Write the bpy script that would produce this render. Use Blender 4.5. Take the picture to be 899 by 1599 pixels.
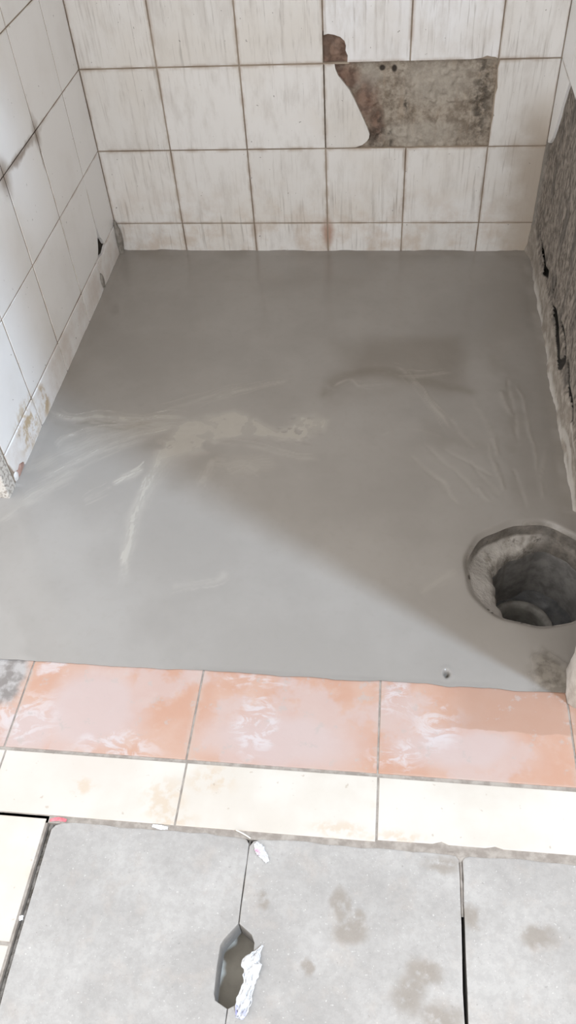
import bpy, bmesh, math, random
import numpy as np
from mathutils import Vector, Matrix
random.seed(7)
for o in list(bpy.data.objects): bpy.data.objects.remove(o)
S = bpy.context.scene
COL = S.collection

# ---------------------------------------------------------------- camera
# metres; x along the back wall (0 = left corner), y = depth (0 = back wall), z up (0 = wet screed)
CAM_P = np.array([0.76315, -2.0559, 1.2088])
CAM_R = np.array([0.99302341, 0.1023205, -0.05860915])
CAM_U = np.array([-0.03689017, 0.74165936, 0.66976154])
CAM_F = np.array([-0.11199836, 0.66292678, -0.74025972])
F_PX = 1280.43
cd = bpy.data.cameras.new('camera'); cam = bpy.data.objects.new('camera', cd); COL.objects.link(cam)
cd.sensor_fit = 'VERTICAL'; cd.sensor_height = 24.0; cd.sensor_width = 24.0
cd.lens = F_PX * 24.0 / 1599.0; cd.clip_start = 0.02; cd.clip_end = 200
m = Matrix.Identity(4)
for i in range(3):
    m[i][0] = CAM_R[i]; m[i][1] = CAM_U[i]; m[i][2] = -CAM_F[i]; m[i][3] = CAM_P[i]
cam.matrix_world = m
S.camera = cam

# ---------------------------------------------------------------- sky, sun, exposure
W = bpy.data.worlds.new('sky'); S.world = W; W.use_nodes = True
bg = W.node_tree.nodes['Background']
bg.inputs[0].default_value = (1.0, 0.985, 0.968, 1); bg.inputs[1].default_value = 1.98
sd = bpy.data.lights.new('sun', 'SUN'); sd.energy = 2.8; sd.angle = math.radians(3.9); sd.color = (0.59, 0.77, 1.0)
sun = bpy.data.objects.new('sun', sd); COL.objects.link(sun); sun.location = (3, -3, 4)
ELEV = math.radians(60)
h = Vector((-0.784, 0.500, 0)).normalized()
sdir = Vector((h.x * math.cos(ELEV), h.y * math.cos(ELEV), -math.sin(ELEV)))
sun.rotation_euler = sdir.to_track_quat('-Z', 'Y').to_euler()
vs = S.view_settings
vs.view_transform = 'Standard'; vs.look = 'None'; vs.gamma = 1.0; vs.exposure = 0.0; vs.use_curve_mapping = False

# ---------------------------------------------------------------- helpers
def on(u, v, axis=2, val=0.0):
    """where a point measured in the photograph lies on one of the real planes of the place"""
    d = CAM_F + CAM_R * (u - 449.5) / F_PX - CAM_U * (v - 799.5) / F_PX
    return CAM_P + d * (val - CAM_P[axis]) / d[axis]
def fl(pts, z=0.0): return np.array([on(u, v, 2, z)[:2] for u, v in pts])

def vnoise(x, y, seed=0):
    xi = np.floor(x).astype(np.int64); yi = np.floor(y).astype(np.int64)
    fx = x - xi; fy = y - yi
    fx = fx * fx * (3 - 2 * fx); fy = fy * fy * (3 - 2 * fy)
    def hsh(a, b):
        n = (a * 374761393 + b * 668265263 + seed * 1442695041) & 0x7fffffff
        n = ((n ^ (n >> 13)) * 1274126177) & 0x7fffffff
        n = n ^ (n >> 16)
        return (n & 0xffff) / 65535.0
    a = hsh(xi, yi); b = hsh(xi + 1, yi); c = hsh(xi, yi + 1); d = hsh(xi + 1, yi + 1)
    return (a * (1 - fx) + b * fx) * (1 - fy) + (c * (1 - fx) + d * fx) * fy
def fbm(x, y, sc, oct=4, seed=0):
    r = 0; amp = 1; t = 0
    for o in range(oct):
        r = r + amp * vnoise(x * sc + 31.7 * o, y * sc - 17.3 * o, seed + o); t += amp; amp *= .5; sc *= 2.03
    return r / t
def sstep(a, b, x):
    t = np.clip((x - a) / (b - a), 0, 1); return t * t * (3 - 2 * t)
def seg_dist(px, py, poly):
    """distance to a polyline and running parameter 0..1"""
    best = np.full(px.shape, 1e9); par = np.zeros(px.shape); n = len(poly) - 1
    for i in range(n):
        a = poly[i]; b = poly[i + 1]; ab = b - a; L = (ab @ ab) + 1e-12
        t = np.clip(((px - a[0]) * ab[0] + (py - a[1]) * ab[1]) / L, 0, 1)
        d = np.hypot(px - a[0] - t * ab[0], py - a[1] - t * ab[1])
        k = d < best; best = np.where(k, d, best); par = np.where(k, (i + t) / n, par)
    return best, par
def smooth_line(pts, n=6):
    P = np.asarray(pts, float); Q = [P[0]]
    for i in range(len(P) - 1):
        p0 = P[max(i - 1, 0)]; p1 = P[i]; p2 = P[i + 1]; p3 = P[min(i + 2, len(P) - 1)]
        for k in range(1, n + 1):
            t = k / n
            Q.append(.5 * (2 * p1 + (p2 - p0) * t + (2 * p0 - 5 * p1 + 4 * p2 - p3) * t * t + (3 * p1 - p0 - 3 * p2 + p3) * t ** 3))
    return np.array(Q)
def in_poly(px, py, poly):
    r = np.zeros(px.shape, bool); n = len(poly)
    for i in range(n):
        x1, y1 = poly[i]; x2, y2 = poly[(i + 1) % n]
        c = ((y1 > py) != (y2 > py)) & (px < (x2 - x1) * (py - y1) / (y2 - y1 + 1e-12) + x1)
        r ^= c
    return r
def poly_mask(px, py, poly, soft):
    d, _ = seg_dist(px, py, np.vstack([poly, poly[:1]]))
    s = np.where(in_poly(px, py, poly), d, -d)
    return sstep(-soft, soft, s)

def link(name, me, mat=None, parent=None, loc=None, rot=None):
    o = bpy.data.objects.new(name, me); COL.objects.link(o)
    if mat is not None and me is not None and not me.materials: me.materials.append(mat)
    if parent is not None: o.parent = parent
    if loc is not None: o.location = loc
    if rot is not None: o.rotation_euler = rot
    return o
def tag(o, label, cat, group=None):
    o['label'] = label; o['category'] = cat
    if group: o['group'] = group
    return o
def struct(o, label=None):
    o['kind'] = 'structure'
    if label: o['label'] = label
    return o
def bm_mesh(bm, name, smooth=False):
    bmesh.ops.recalc_face_normals(bm, faces=bm.faces)
    me = bpy.data.meshes.new(name); bm.to_mesh(me); bm.free()
    if smooth: me.shade_smooth()
    return me
def add_box(bm, lo, hi):
    r = bmesh.ops.create_cube(bm, size=1.0)
    for v in r['verts']:
        v.co = Vector([lo[i] + (v.co[i] + .5) * (hi[i] - lo[i]) for i in range(3)])
    return r['verts']
def box_mesh(name, lo, hi, bevel=0):
    bm = bmesh.new(); add_box(bm, lo, hi)
    if bevel: bmesh.ops.bevel(bm, geom=bm.edges[:], offset=bevel, segments=2, affect='EDGES', profile=.6)
    return bm_mesh(bm, name)
def prism_mesh(name, poly, thick, bevel=.0012, cell=None):
    """a plate: outline in local (x, z), face at y = 0 looking to -y, body back to y = +thick; uv = place in its grid cell"""
    bm = bmesh.new()
    f = bm.faces.new([bm.verts.new((a, 0, b)) for a, b in poly])
    r = bmesh.ops.extrude_face_region(bm, geom=[f])
    for v in r['geom']:
        if isinstance(v, bmesh.types.BMVert): v.co.y += thick
    if bevel:
        ed = [e for e in bm.edges if all(abs(v.co.y) < 1e-7 for v in e.verts)]
        bmesh.ops.bevel(bm, geom=ed, offset=bevel, segments=2, affect='EDGES', profile=.6)
    bmesh.ops.recalc_face_normals(bm, faces=bm.faces)
    if cell:
        x0, x1, z0, z1 = cell; uv = bm.loops.layers.uv.new('cell')
        for fa in bm.faces:
            for l in fa.loops: l[uv].uv = ((l.vert.co.x - x0) / (x1 - x0), (l.vert.co.z - z0) / (z1 - z0))
    me = bpy.data.meshes.new(name); bm.to_mesh(me); bm.free(); return me
def grid_mesh(name, P, smooth=True, attrs=None, keep=None):
    """P: (n, m, 3) array of points; keep: (n-1, m-1) mask"""
    n, mm = P.shape[:2]; idx = np.arange(n * mm).reshape(n, mm)
    q = np.stack([idx[:-1, :-1], idx[1:, :-1], idx[1:, 1:], idx[:-1, 1:]], -1)
    q = q[keep] if keep is not None else q.reshape(-1, 4)
    me = bpy.data.meshes.new(name)
    me.from_pydata(P.reshape(-1, 3).tolist(), [], q.tolist())
    for k, a in (attrs or {}).items():
        at = me.attributes.new(k, 'FLOAT', 'POINT'); at.data.foreach_set('value', np.ascontiguousarray(a, dtype=np.float32).ravel())
    if smooth: me.shade_smooth()
    if keep is not None:
        bm = bmesh.new(); bm.from_mesh(me)
        bmesh.ops.delete(bm, geom=[v for v in bm.verts if not v.link_faces], context='VERTS')
        bm.to_mesh(me); bm.free()
    me.update(); return me
def tube_mesh(name, pts, rad, sides=8):
    P = np.asarray(pts, float); n = len(P); V = []; Fc = []
    for i in range(n):
        t = P[min(i + 1, n - 1)] - P[max(i - 1, 0)]; t /= np.linalg.norm(t) + 1e-12
        a = np.cross(t, (0, 0, 1.0)); a = a if np.linalg.norm(a) > 1e-3 else np.array([1., 0, 0]); a /= np.linalg.norm(a)
        b = np.cross(a, t); r = rad[i] if hasattr(rad, '__len__') else rad
        for k in range(sides):
            w = 2 * math.pi * k / sides; V.append(P[i] + r * (a * math.cos(w) + b * math.sin(w)))
    for i in range(n - 1):
        for k in range(sides):
            k2 = (k + 1) % sides; Fc.append((i * sides + k, i * sides + k2, (i + 1) * sides + k2, (i + 1) * sides + k))
    Fc.append(tuple(range(sides))[::-1]); Fc.append(tuple((n - 1) * sides + k for k in range(sides)))
    me = bpy.data.meshes.new(name); me.from_pydata([tuple(v) for v in V], [], Fc); me.shade_smooth(); return me

# ---------------------------------------------------------------- materials
class Mat:
    def __init__(s, name, rough=.6, spec=.5):
        s.m = bpy.data.materials.new(name); s.m.use_nodes = True; s.t = s.m.node_tree
        s.b = s.t.nodes['Principled BSDF']; s.b.inputs['Roughness'].default_value = rough
        s.b.inputs['Specular IOR Level'].default_value = spec
        s._p = None
    def n(s, typ, **kw):
        nd = s.t.nodes.new(typ)
        for k, v in kw.items(): setattr(nd, k, v)
        return nd
    def put(s, sock, val):
        if isinstance(val, bpy.types.NodeSocket): s.t.links.new(val, sock)
        else:
            if hasattr(sock.default_value, '__len__') and not hasattr(val, '__len__'): val = (val,) * len(sock.default_value)
            if hasattr(val, '__len__') and len(sock.default_value) == 4 and len(val) == 3: val = (*val, 1)
            sock.default_value = val
    def pos(s):
        if s._p is None: s._p = s.n('ShaderNodeNewGeometry').outputs['Position']
        return s._p
    def vmul(s, v, k):
        d = s.n('ShaderNodeVectorMath', operation='MULTIPLY'); s.put(d.inputs[0], v); d.inputs[1].default_value = k; return d.outputs[0]
    def vadd(s, v, k):
        d = s.n('ShaderNodeVectorMath', operation='ADD'); s.put(d.inputs[0], v); s.put(d.inputs[1], k); return d.outputs[0]
    def noise(s, scale, detail=4, rough=.55, stretch=None, vec=None, dist=0, col=False):
        d = s.n('ShaderNodeTexNoise'); v = vec if vec is not None else s.pos()
        if stretch: v = s.vmul(v, stretch)
        s.put(d.inputs['Vector'], v); d.inputs['Scale'].default_value = scale; d.inputs['Detail'].default_value = detail
        d.inputs['Roughness'].default_value = rough; d.inputs['Distortion'].default_value = dist
        return d.outputs['Color' if col else 'Fac']
    def math(s, op, a, b=0.0):
        d = s.n('ShaderNodeMath', operation=op); s.put(d.inputs[0], a); s.put(d.inputs[1], b); return d.outputs[0]
    def mul(s, a, b): return s.math('MULTIPLY', a, b)
    def add(s, a, b): return s.math('ADD', a, b)
    def mx(s, a, b): return s.math('MAXIMUM', a, b)
    def step(s, v, a, b, lo=0.0, hi=1.0):
        d = s.n('ShaderNodeMapRange', interpolation_type='SMOOTHSTEP'); s.put(d.inputs[0], v)
        if a > b: a, b, lo, hi = b, a, hi, lo
        d.inputs[1].default_value = a; d.inputs[2].default_value = b; d.inputs[3].default_value = lo; d.inputs[4].default_value = hi
        return d.outputs[0]
    def mix(s, f, a, b, mode='MIX'):
        d = s.n('ShaderNodeMix', data_type='RGBA', blend_type=mode); s.put(d.inputs[0], f); s.put(d.inputs[6], a); s.put(d.inputs[7], b); return d.outputs[2]
    def attr(s, name): return s.n('ShaderNodeAttribute', attribute_name=name).outputs['Fac']
    def rnd(s): return s.n('ShaderNodeObjectInfo').outputs['Random']
    def xyz(s, v=None):
        d = s.n('ShaderNodeSeparateXYZ'); s.put(d.inputs[0], v if v is not None else s.pos()); return d.outputs
    def warp(s, amt, scale):
        c = s.noise(scale, 3, col=True); d = s.n('ShaderNodeVectorMath', operation='SUBTRACT'); s.put(d.inputs[0], c); d.inputs[1].default_value = (.5,) * 3
        return s.vadd(s.pos(), s.vmul(d.outputs[0], (amt,) * 3))
    def blobs(s, items, vec=None):
        """soft stains: items of (centre, radius (rx, ry, rz), softness 0..1)"""
        r = None
        for c, rad, soft in items:
            v = s.vadd(vec if vec is not None else s.pos(), tuple(-a for a in c)); v = s.vmul(v, tuple(1 / a for a in rad))
            L = s.n('ShaderNodeVectorMath', operation='LENGTH'); s.put(L.inputs[0], v)
            f = s.step(L.outputs['Value'], 1 + soft, 1 - soft); r = f if r is None else s.mx(r, f)
        return r
    def edge(s):
        """distance of a point from its tile's rim, 0 at the joint, .5 in the middle"""
        uv = s.n('ShaderNodeUVMap', uv_map='cell').outputs[0]; x, y, _ = s.xyz(uv)
        a = s.math('MINIMUM', x, s.math('SUBTRACT', 1.0, x)); b = s.math('MINIMUM', y, s.math('SUBTRACT', 1.0, y))
        return s.math('MINIMUM', a, b)
    def bump(s, hgt, strength=.3, dist=.002):
        d = s.n('ShaderNodeBump'); d.inputs['Strength'].default_value = strength; d.inputs['Distance'].default_value = dist
        s.put(d.inputs['Height'], hgt); s.put(s.b.inputs['Normal'], d.outputs[0]); return s
    def done(s, col, rough=None):
        s.put(s.b.inputs['Base Color'], col)
        if rough is not None: s.put(s.b.inputs['Roughness'], rough)
        return s.m

def mat_tile_back(name='white_glazed_tile_back', lo=(.75, .73, .705), hi=(.82, .805, .79)):
    M = Mat(name, .3, .4)
    c = M.mix(M.rnd(), lo, hi)
    x, y, z = M.xyz()
    cloud = M.step(M.noise(5, 4), .42, .7)
    c = M.mix(M.mul(cloud, .35), c, (.66, .60, .52))
    c = M.mix(M.mul(M.step(M.noise(1, 5, .65, (26, 1, 9)), .46, .70), .35), c, (.50, .46, .42))
    # run-down streaks
    st = M.step(M.noise(1, 5, .6, (75, 1, 5)), .52, .74); pat = M.step(M.noise(4.5, 3), .36, .60)
    c = M.mix(M.mul(M.mul(st, pat), .62), c, (.40, .36, .32))
    st2 = M.step(M.noise(1, 3, .6, (150, 1, 9)), .56, .72)
    c = M.mix(M.mul(M.mul(st2, pat), .5), c, (.30, .27, .24))
    # rising tan damp on the lowest courses
    low = M.step(z, .27, .0); tn = M.step(M.noise(16, 5, .62), .42, .68)
    c = M.mix(M.mul(M.mul(low, tn), .55), c, (.53, .42, .33))
    # brown stain beside the stripped wall
    rs = M.mul(M.step(M.add(x, M.mul(M.noise(14, 4), .1)), 1.06, 1.16), M.step(z, .46, .30))
    c = M.mix(M.mul(rs, .8), c, (.40, .33, .26))
    # grime creeping out of the joints
    e = M.edge(); g = M.mul(M.step(e, .05, .0), M.step(M.noise(22, 4), .36, .62))
    c = M.mix(M.mul(g, .7), c, (.42, .33, .26))
    e2 = M.step(e, .016, .004)
    c = M.mix(M.mul(e2, .5), c, (.36, .29, .23))
    sp = M.blobs([((.5925, 0, .06), (.016, .05, .035), .6)], M.warp(.02, 30)); c = M.mix(M.mul(sp, .85), c, (.40, .24, .17))
    sk = M.step(M.noise(95, 2), .715, .75); c = M.mix(M.mul(sk, .7), c, (.17, .15, .13))
    M.bump(M.noise(9, 2), .06, .004)
    return M.done(c, M.add(.22, M.mul(M.noise(12, 3), .2)))
def mat_tile_left():
    M = Mat('white_glazed_tile_side', .3, .4)
    c = M.mix(M.rnd(), (.83, .82, .81), (.86, .85, .84))
    x, y, z = M.xyz()
    c = M.mix(M.mul(M.step(M.noise(6, 4), .45, .75), .25), c, (.60, .56, .51))
    e = M.edge(); g = M.mul(M.step(e, .03, .0), M.step(M.noise(18, 4), .42, .66)); c = M.mix(M.mul(g, .55), c, (.46, .37, .28))
    w = M.warp(.03, 22)
    halo = M.blobs([((0, -.343, .484), (.05, .016, .024), .8), ((0, -.547, .484), (.05, .022, .03), .8), ((0, -.45, .484), (.05, .12, .007), .9), ((0, -.344, .45), (.05, .003, .04), .9)], w)
    c = M.mix(M.mul(halo, .8), c, (.22, .155, .105))
    # tan damp, dirt and splashes on the skirting course
    low = M.step(z, .10, .07); tn = M.step(M.noise(20, 5, .65), .40, .66)
    c = M.mix(M.mul(M.mul(low, M.step(M.noise(13, 5, .6), .34, .70)), .50), c, (.56, .46, .39))
    o = M.mul(M.blobs([((0, -.80, .055), (.05, .055, .05), .6), ((0, -.70, .04), (.05, .02, .04), .6)], w), M.step(M.noise(28, 5, .7), .45, .58))
    c = M.mix(M.mul(o, .8), c, (.45, .31, .14))
    sk = M.step(M.noise(90, 2), .715, .75); c = M.mix(M.mul(sk, .6), c, (.18, .16, .14))
    M.bump(M.noise(8, 2), .05, .004)
    return M.done(c, .3)
def mat_grout(name, a, b, dark=None):
    M = Mat(name, .9, .2)
    c = M.mix(M.step(M.noise(9, 5), .38, .64), a, b)
    if dark:
        k = M.blobs(dark, M.warp(.02, 25)); c = M.mix(M.mul(k, .9), c, (.045, .033, .025))
    M.bump(M.noise(160, 3), .5, .001)
    return M.done(c)
def mat_mortar_patch():
    M = Mat('exposed_mortar_bed', .85, .3)
    x, y, z = M.xyz()
    c = M.mix(M.step(M.noise(48, 6, .72), .34, .66), (0.184, 0.147, 0.112), (0.432, 0.376, 0.312))
    c = M.mix(M.mul(M.step(M.noise(1, 5, .6, (70, 1, 12)), .5, .7), .5), c, (0.352, 0.272, 0.200))
    pal = M.blobs([((.86, 0, .44), (.08, .1, .05), .6), ((.83, 0, .32), (.09, .1, .03), .6), ((.70, 0, .45), (.03, .1, .03), .6)], M.warp(.06, 20))
    c = M.mix(M.mul(pal, .55), c, (0.450, 0.413, 0.362))
    # red-brown clay showing along the broken tile
    red = M.blobs([((.645, 0, .455), (.035, .1, .03), .5), ((.69, 0, .40), (.028, .1, .05), .6), ((.715, 0, .345), (.018, .1, .04), .6), ((.62, 0, .52), (.06, .1, .05), .3)], M.warp(.03, 30))
    c = M.mix(M.mul(red, .8), c, M.mix(M.step(M.noise(45, 4), .4, .62), (.105, .055, .040), (.235, .145, .108)))
    blk = M.mul(M.blobs([((.72, 0, .33), (.02, .1, .05), .7), ((.965, 0, .40), (.02, .1, .10), .6), ((.79, 0, .40), (.004, .1, .03), .6), ((.755, 0, .31), (.006, .1, .03), .6)], M.warp(.03, 30)), M.step(M.noise(60, 4), .38, .6))
    c = M.mix(M.mul(blk, .75), c, (.045, .036, .028))
    hl = M.blobs([((.729, 0, .472), (.007, .1, .006), .35), ((.757, 0, .470), (.006, .1, .008), .35)]); c = M.mix(hl, c, (.05, .04, .033))
    M.bump(M.noise(150, 4, .7), .6, .002)
    return M.done(c)
def mat_bare_render():
    M = Mat('stripped_wall_render', .9, .25)
    c = M.mix(M.step(M.noise(1, 6, .65, (1, 80, 50), dist=.6), .36, .64), (0.109, 0.091, 0.075), (0.341, 0.297, 0.254))
    c = M.mix(M.mul(M.step(M.noise(1, 5, .6, (1, 190, 60)), .56, .7), .6), c, (.36, .32, .28))
    c = M.mix(M.mul(M.step(M.noise(1, 4, stretch=(1, 16, 7)), .48, .66), .6), c, (0.083, 0.075, 0.068))
    c = M.mix(M.mul(M.attr('fillet'), .85), c, (0.280, 0.259, 0.231))
    c = M.mix(M.mul(M.attr('skirt'), .85), c, M.mix(M.step(M.noise(30, 5, .65), .38, .66), (0.264, 0.228, 0.192), (0.456, 0.408, 0.354)))
    c = M.mix(M.attr('pale'), c, (.50, .465, .425))
    c = M.mix(M.attr('crack'), c, (.06, .051, .043))  # crack recesses darkened by colour, on top of their real shade
    M.bump(M.noise(110, 5, .7), .8, .003)
    return M.done(c)
def mat_screed():
    M = Mat('wet_cement_screed', .2, .5)
    c = M.mix(M.step(M.noise(3.5, 5), .38, .66), (.262, .240, .216), (.292, .269, .244))
    c = M.mix(M.mul(M.step(M.noise(60, 4), .5, .75), .18), c, (.24, .215, .19))
    c = M.mix(M.mul(M.attr('wet'), .75), c, (.185, .160, .132))  # wet marks, plus the mortar patch's reflection painted into this mask
    c = M.mix(M.mul(M.attr('pale'), .85), c, (.43, .395, .34))
    c = M.mix(M.attr('raw'), c, M.mix(M.step(M.noise(45, 5, .7), .4, .62), (.13, .112, .092), (.22, .195, .165)))
    r = M.add(M.mul(M.attr('pale'), .3), M.mul(M.attr('raw'), .5)); r = M.add(M.add(.085, M.mul(M.noise(5, 3), .10)), r)
    M.bump(M.add(M.mul(M.noise(6, 3), 1.0), M.mul(M.noise(140, 3), .06)), .045, .006)
    return M.done(c, r)
def mat_concrete(name, dark, light, stain=None, scol=(.23, .195, .16), speck=.5):
    M = Mat(name, .85, .3)
    c = M.mix(M.step(M.noise(7, 6, .62), .34, .68), dark, light)
    c = M.mix(M.mul(M.step(M.noise(260, 2), .66, .74), speck), c, tuple(min(1, a * 1.55) for a in light))
    c = M.mix(M.mul(M.step(M.noise(190, 2), .68, .75), .45), c, tuple(a * .6 for a in dark))
    c = M.mix(M.mul(M.step(M.noise(24, 5, .65), .50, .70), .35), c, (.40, .345, .30))
    c = M.mix(M.mul(M.step(M.noise(85, 4, .7), .40, .62), .22), c, tuple(a * .7 for a in dark))
    if stain:
        k = M.mul(M.blobs(stain, M.warp(.028, 38)), M.step(M.noise(55, 4), .28, .5)); c = M.mix(M.mul(k, .72), c, scol)
    M.bump(M.add(M.noise(170, 4, .7), M.mul(M.noise(20, 4), 1.5)), .35, .0015)
    return M.done(c)
def mat_pink():
    M = Mat('terracotta_pink_tile', .55, .35)
    c = M.mix(M.step(M.noise(11, 5), .36, .66), (.41, .235, .165), (.43, .28, .215))
    c = M.mix(M.mul(M.step(M.noise(26, 5, .6), .52, .72), .5), c, (.45, .33, .27))
    w = M.warp(.05, 12)
    haze = M.blobs([((.30, -1.43, 0), (.085, .075, .1), .35), ((.20, -1.475, 0), (.05, .04, .1), .5), ((.62, -1.46, 0), (.12, .05, .1), .5), ((.90, -1.46, 0), (.10, .035, .1), .5)], w)
    hz = M.step(M.noise(6, 5, .6), .52, .60); haze = M.mx(haze, M.mul(hz, .7))
    c = M.mix(M.mul(haze, .8), c, (.42, .34, .32))
    w2 = M.warp(.06, 26); sm = M.step(M.noise(1, 5, .65, (22, 40, 1), dist=1.5), .44, .60)
    white = M.blobs([((.185, -1.45, 0), (.05, .045, .1), .6), ((.575, -1.435, 0), (.03, .055, .1), .5), ((.80, -1.475, 0), (.035, .02, .1), .6), ((.862, -1.42, 0), (.035, .045, .1), .5), ((.21, -1.355, 0), (.025, .012, .1), .5), ((.80, -1.37, 0), (.03, .03, .1), .6), ((.36, -1.49, 0), (.06, .02, .1), .6), ((.56, -1.36, 0), (.05, .012, .1), .6)], w2)
    c = M.mix(M.mul(M.mul(white, sm), .62), c, (.49, .455, .455))
    px_, py_, _z = M.xyz(M.warp(.012, 26)); wet = M.mul(M.step(py_, -1.4225, -1.4195), M.step(px_, .85, .93)); c = M.mix(M.mul(wet, .75), c, (.33, .20, .145))
    gr = M.mul(M.step(M.noise(38, 5, .7), .58, .66), .6); c = M.mix(gr, c, (.36, .31, .28))
    cem = M.blobs([((.125, -1.372, 0), (.045, .062, .1), .25), ((.02, -1.365, 0), (.12, .05, .1), .25)], M.warp(.03, 25)); c = M.mix(M.mul(cem, .92), c, M.mix(M.step(M.noise(40, 4), .4, .6), (.17, .16, .15), (.34, .325, .31)))
    e = M.edge(); g = M.mul(M.step(e, .04, .0), M.step(M.noise(35, 4), .4, .6)); c = M.mix(M.mul(g, .45), c, (.40, .32, .27))
    M.bump(M.noise(60, 4), .15, .002)
    return M.done(c, M.add(.4, M.mul(M.noise(14, 3), .25)))
def mat_cream():
    M = Mat('cream_floor_tile', .5, .35)
    c = M.mix(M.step(M.noise(8, 5), .36, .66), (.50, .45, .39), (.545, .505, .45))
    w = M.warp(.04, 20)
    c = M.mix(M.mul(M.blobs([((.25, -1.55, 0), (.15, .06, .1), .6)], w), .45), c, (.50, .43, .375))
    st = M.mul(M.blobs([((.32, -1.56, 0), (.02, .012, .1), .5), ((.52, -1.535, 0), (.035, .02, .1), .6), ((.47, -1.60, 0), (.03, .015, .1), .6), ((.72, -1.595, 0), (.04, .012, .1), .6), ((.80, -1.60, 0), (.04, .012, .1), .6), ((.45, -1.57, 0), (.03, .03, .1), .6)], w), M.step(M.noise(60, 4), .42, .58))
    c = M.mix(M.mul(st, .5), c, (.46, .34, .23))
    e = M.edge(); g = M.mul(M.step(e, .05, .0), M.step(M.noise(35, 4), .48, .66)); c = M.mix(M.mul(g, .4), c, (.52, .42, .32))
    sk = M.step(M.noise(75, 2), .69, .73); c = M.mix(M.mul(sk, .6), c, (.36, .29, .23))
    M.bump(M.noise(60, 4), .1, .002)
    return M.done(c)
def mat_drain():
    M = Mat('drain_pit_cement', .7, .35)
    c = M.mix(M.step(M.noise(28, 5, .65), .36, .64), (0.240, 0.216, 0.186), (0.480, 0.444, 0.402))
    c = M.mix(M.mul(M.step(M.noise(60, 5, .7), .56, .66), .7), c, (.08, .07, .06))
    c = M.mix(M.attr('smear'), c, (0.468, 0.436, 0.403))
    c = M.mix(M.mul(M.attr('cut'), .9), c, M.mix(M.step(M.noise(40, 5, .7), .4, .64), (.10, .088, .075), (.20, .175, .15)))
    M.bump(M.noise(60, 5, .7), .9, .005); return M.done(c)
def mat_simple(name, a, b, scale=20, rough=.8, spec=.3, bump=.3):
    M = Mat(name, rough, spec); c = M.mix(M.step(M.noise(scale, 5, .62), .36, .64), a, b)
    M.bump(M.noise(scale * 3, 4, .65), bump, .003); return M.done(c)
def mat_terrazzo():
    M = Mat('speckled_stone', .5, .4)
    c = M.mix(M.step(M.noise(130, 3), .5, .6), (.62, .58, .53), (.36, .32, .28)); c = M.mix(M.mul(M.step(M.noise(230, 2), .62, .68), .8), c, (.15, .13, .12))
    M.bump(M.noise(120, 3), .2, .001); return M.done(c)
def mat_paper(name, tint, centre, rad):
    M = Mat(name, .95, .1); c = M.mix(M.noise(40, 3), (.56, .555, .555), (.64, .635, .635))
    k = M.mul(M.blobs([(centre, rad, .5)], M.warp(.01, 60)), M.step(M.noise(140, 3), .40, .58)); c = M.mix(M.mul(k, .75), c, tint)
    M.bump(M.noise(120, 4), .5, .002); return M.done(c)

TB = mat_tile_back(); TL = mat_tile_left(); TN = mat_tile_back('newer_white_tile', (.86, .86, .875), (.89, .89, .90))
GB = mat_grout('dirty_brown_grout', (.40, .335, .27), (.24, .185, .14))
GL = mat_grout('tan_grout', (.36, .30, .24), (.22, .17, .13), [((0, -.343, .487), (.05, .03, .05), .6), ((0, -.45, .487), (.05, .12, .02), .6), ((0, -.55, .48), (.05, .04, .06), .6), ((0, -.14, .10), (.05, .05, .05), .5)])
PLASTER = mat_simple('painted_plaster', (.66, .645, .63), (.72, .705, .69), 5, .85)

# ---------------------------------------------------------------- room shell
XR = 1.1328                     # right tile plane
ROWS = [0.0, .0865, .2881, .4871, .687, .887]
BX = [0.0] + [.1925 + .2 * i for i in range(5)] + [XR]
G = .0014                       # half a joint
TT = .009                       # tile thickness
H = 2.8
struct(link('ceiling', box_mesh('ceiling', (-.16, -1.15, H), (1.45, .16, H + .12)), PLASTER), 'plain plaster ceiling over the stall')
# back wall: the bed carries a hollow where the tiles have fallen off
wall_back = struct(link('wall_back', box_mesh('wall_back', (-.15, .0125, -.12), (1.45, .16, H)), PLASTER), 'dirty white tiled back wall with patches of missing tiles')
struct(wall_back)
# grout bed just behind the tile faces, left open where tiles are gone
def plate(name, rects, axis, mat, parent):
    bm = bmesh.new()
    for lo, hi in rects: add_box(bm, lo, hi)
    return link(name, bm_mesh(bm, name), mat, parent)
zT = ROWS[-1]
gb = [((-.009, .0022, -.05), (.5915, .0124, zT)), ((.5915, .0022, -.05), (.9925, .0124, .2881)), ((.9925, .0022, -.05), (XR + .02, .0124, zT)), ((.66, .0022, .4885), (.9925, .0124, zT)), ((.5915, .0022, .556), (.66, .0124, zT)), ((.5915, .0016, .4848), (.652, .0124, .4886))]
plate('grout', gb, 0, GB, wall_back)
# rough mortar where tiles are missing
MP = mat_mortar_patch()
ys = np.linspace(.588, .996, 150); zs = np.linspace(.282, .566, 110)
A, B_ = np.meshgrid(ys, zs, indexing='ij')
dep = .0088 + (fbm(A, B_, 30, 5, 3) - .5) * .0032 + (fbm(A, B_, 110, 3, 4) - .5) * .0022
dep -= .0022 * np.exp(-((A - .7925) / .0022) ** 2) * (B_ < .487)
dep -= .003 * sstep(.60, .7, fbm(A, B_, 55, 2, 9))
for (cx, cz, r) in ((.729, .472, .006), (.757, .470, .005)): dep += .006 * np.exp(-(((A - cx) ** 2 + (B_ - cz) ** 2) / r ** 2))
P = np.stack([A, np.clip(dep, .0025, .0123), B_], -1)
link('mortar_patch', grid_mesh('mortar_patch', P[:, ::-1]), MP, wall_back)['label'] = 'rough brown-grey mortar bare where tiles fell off'

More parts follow.
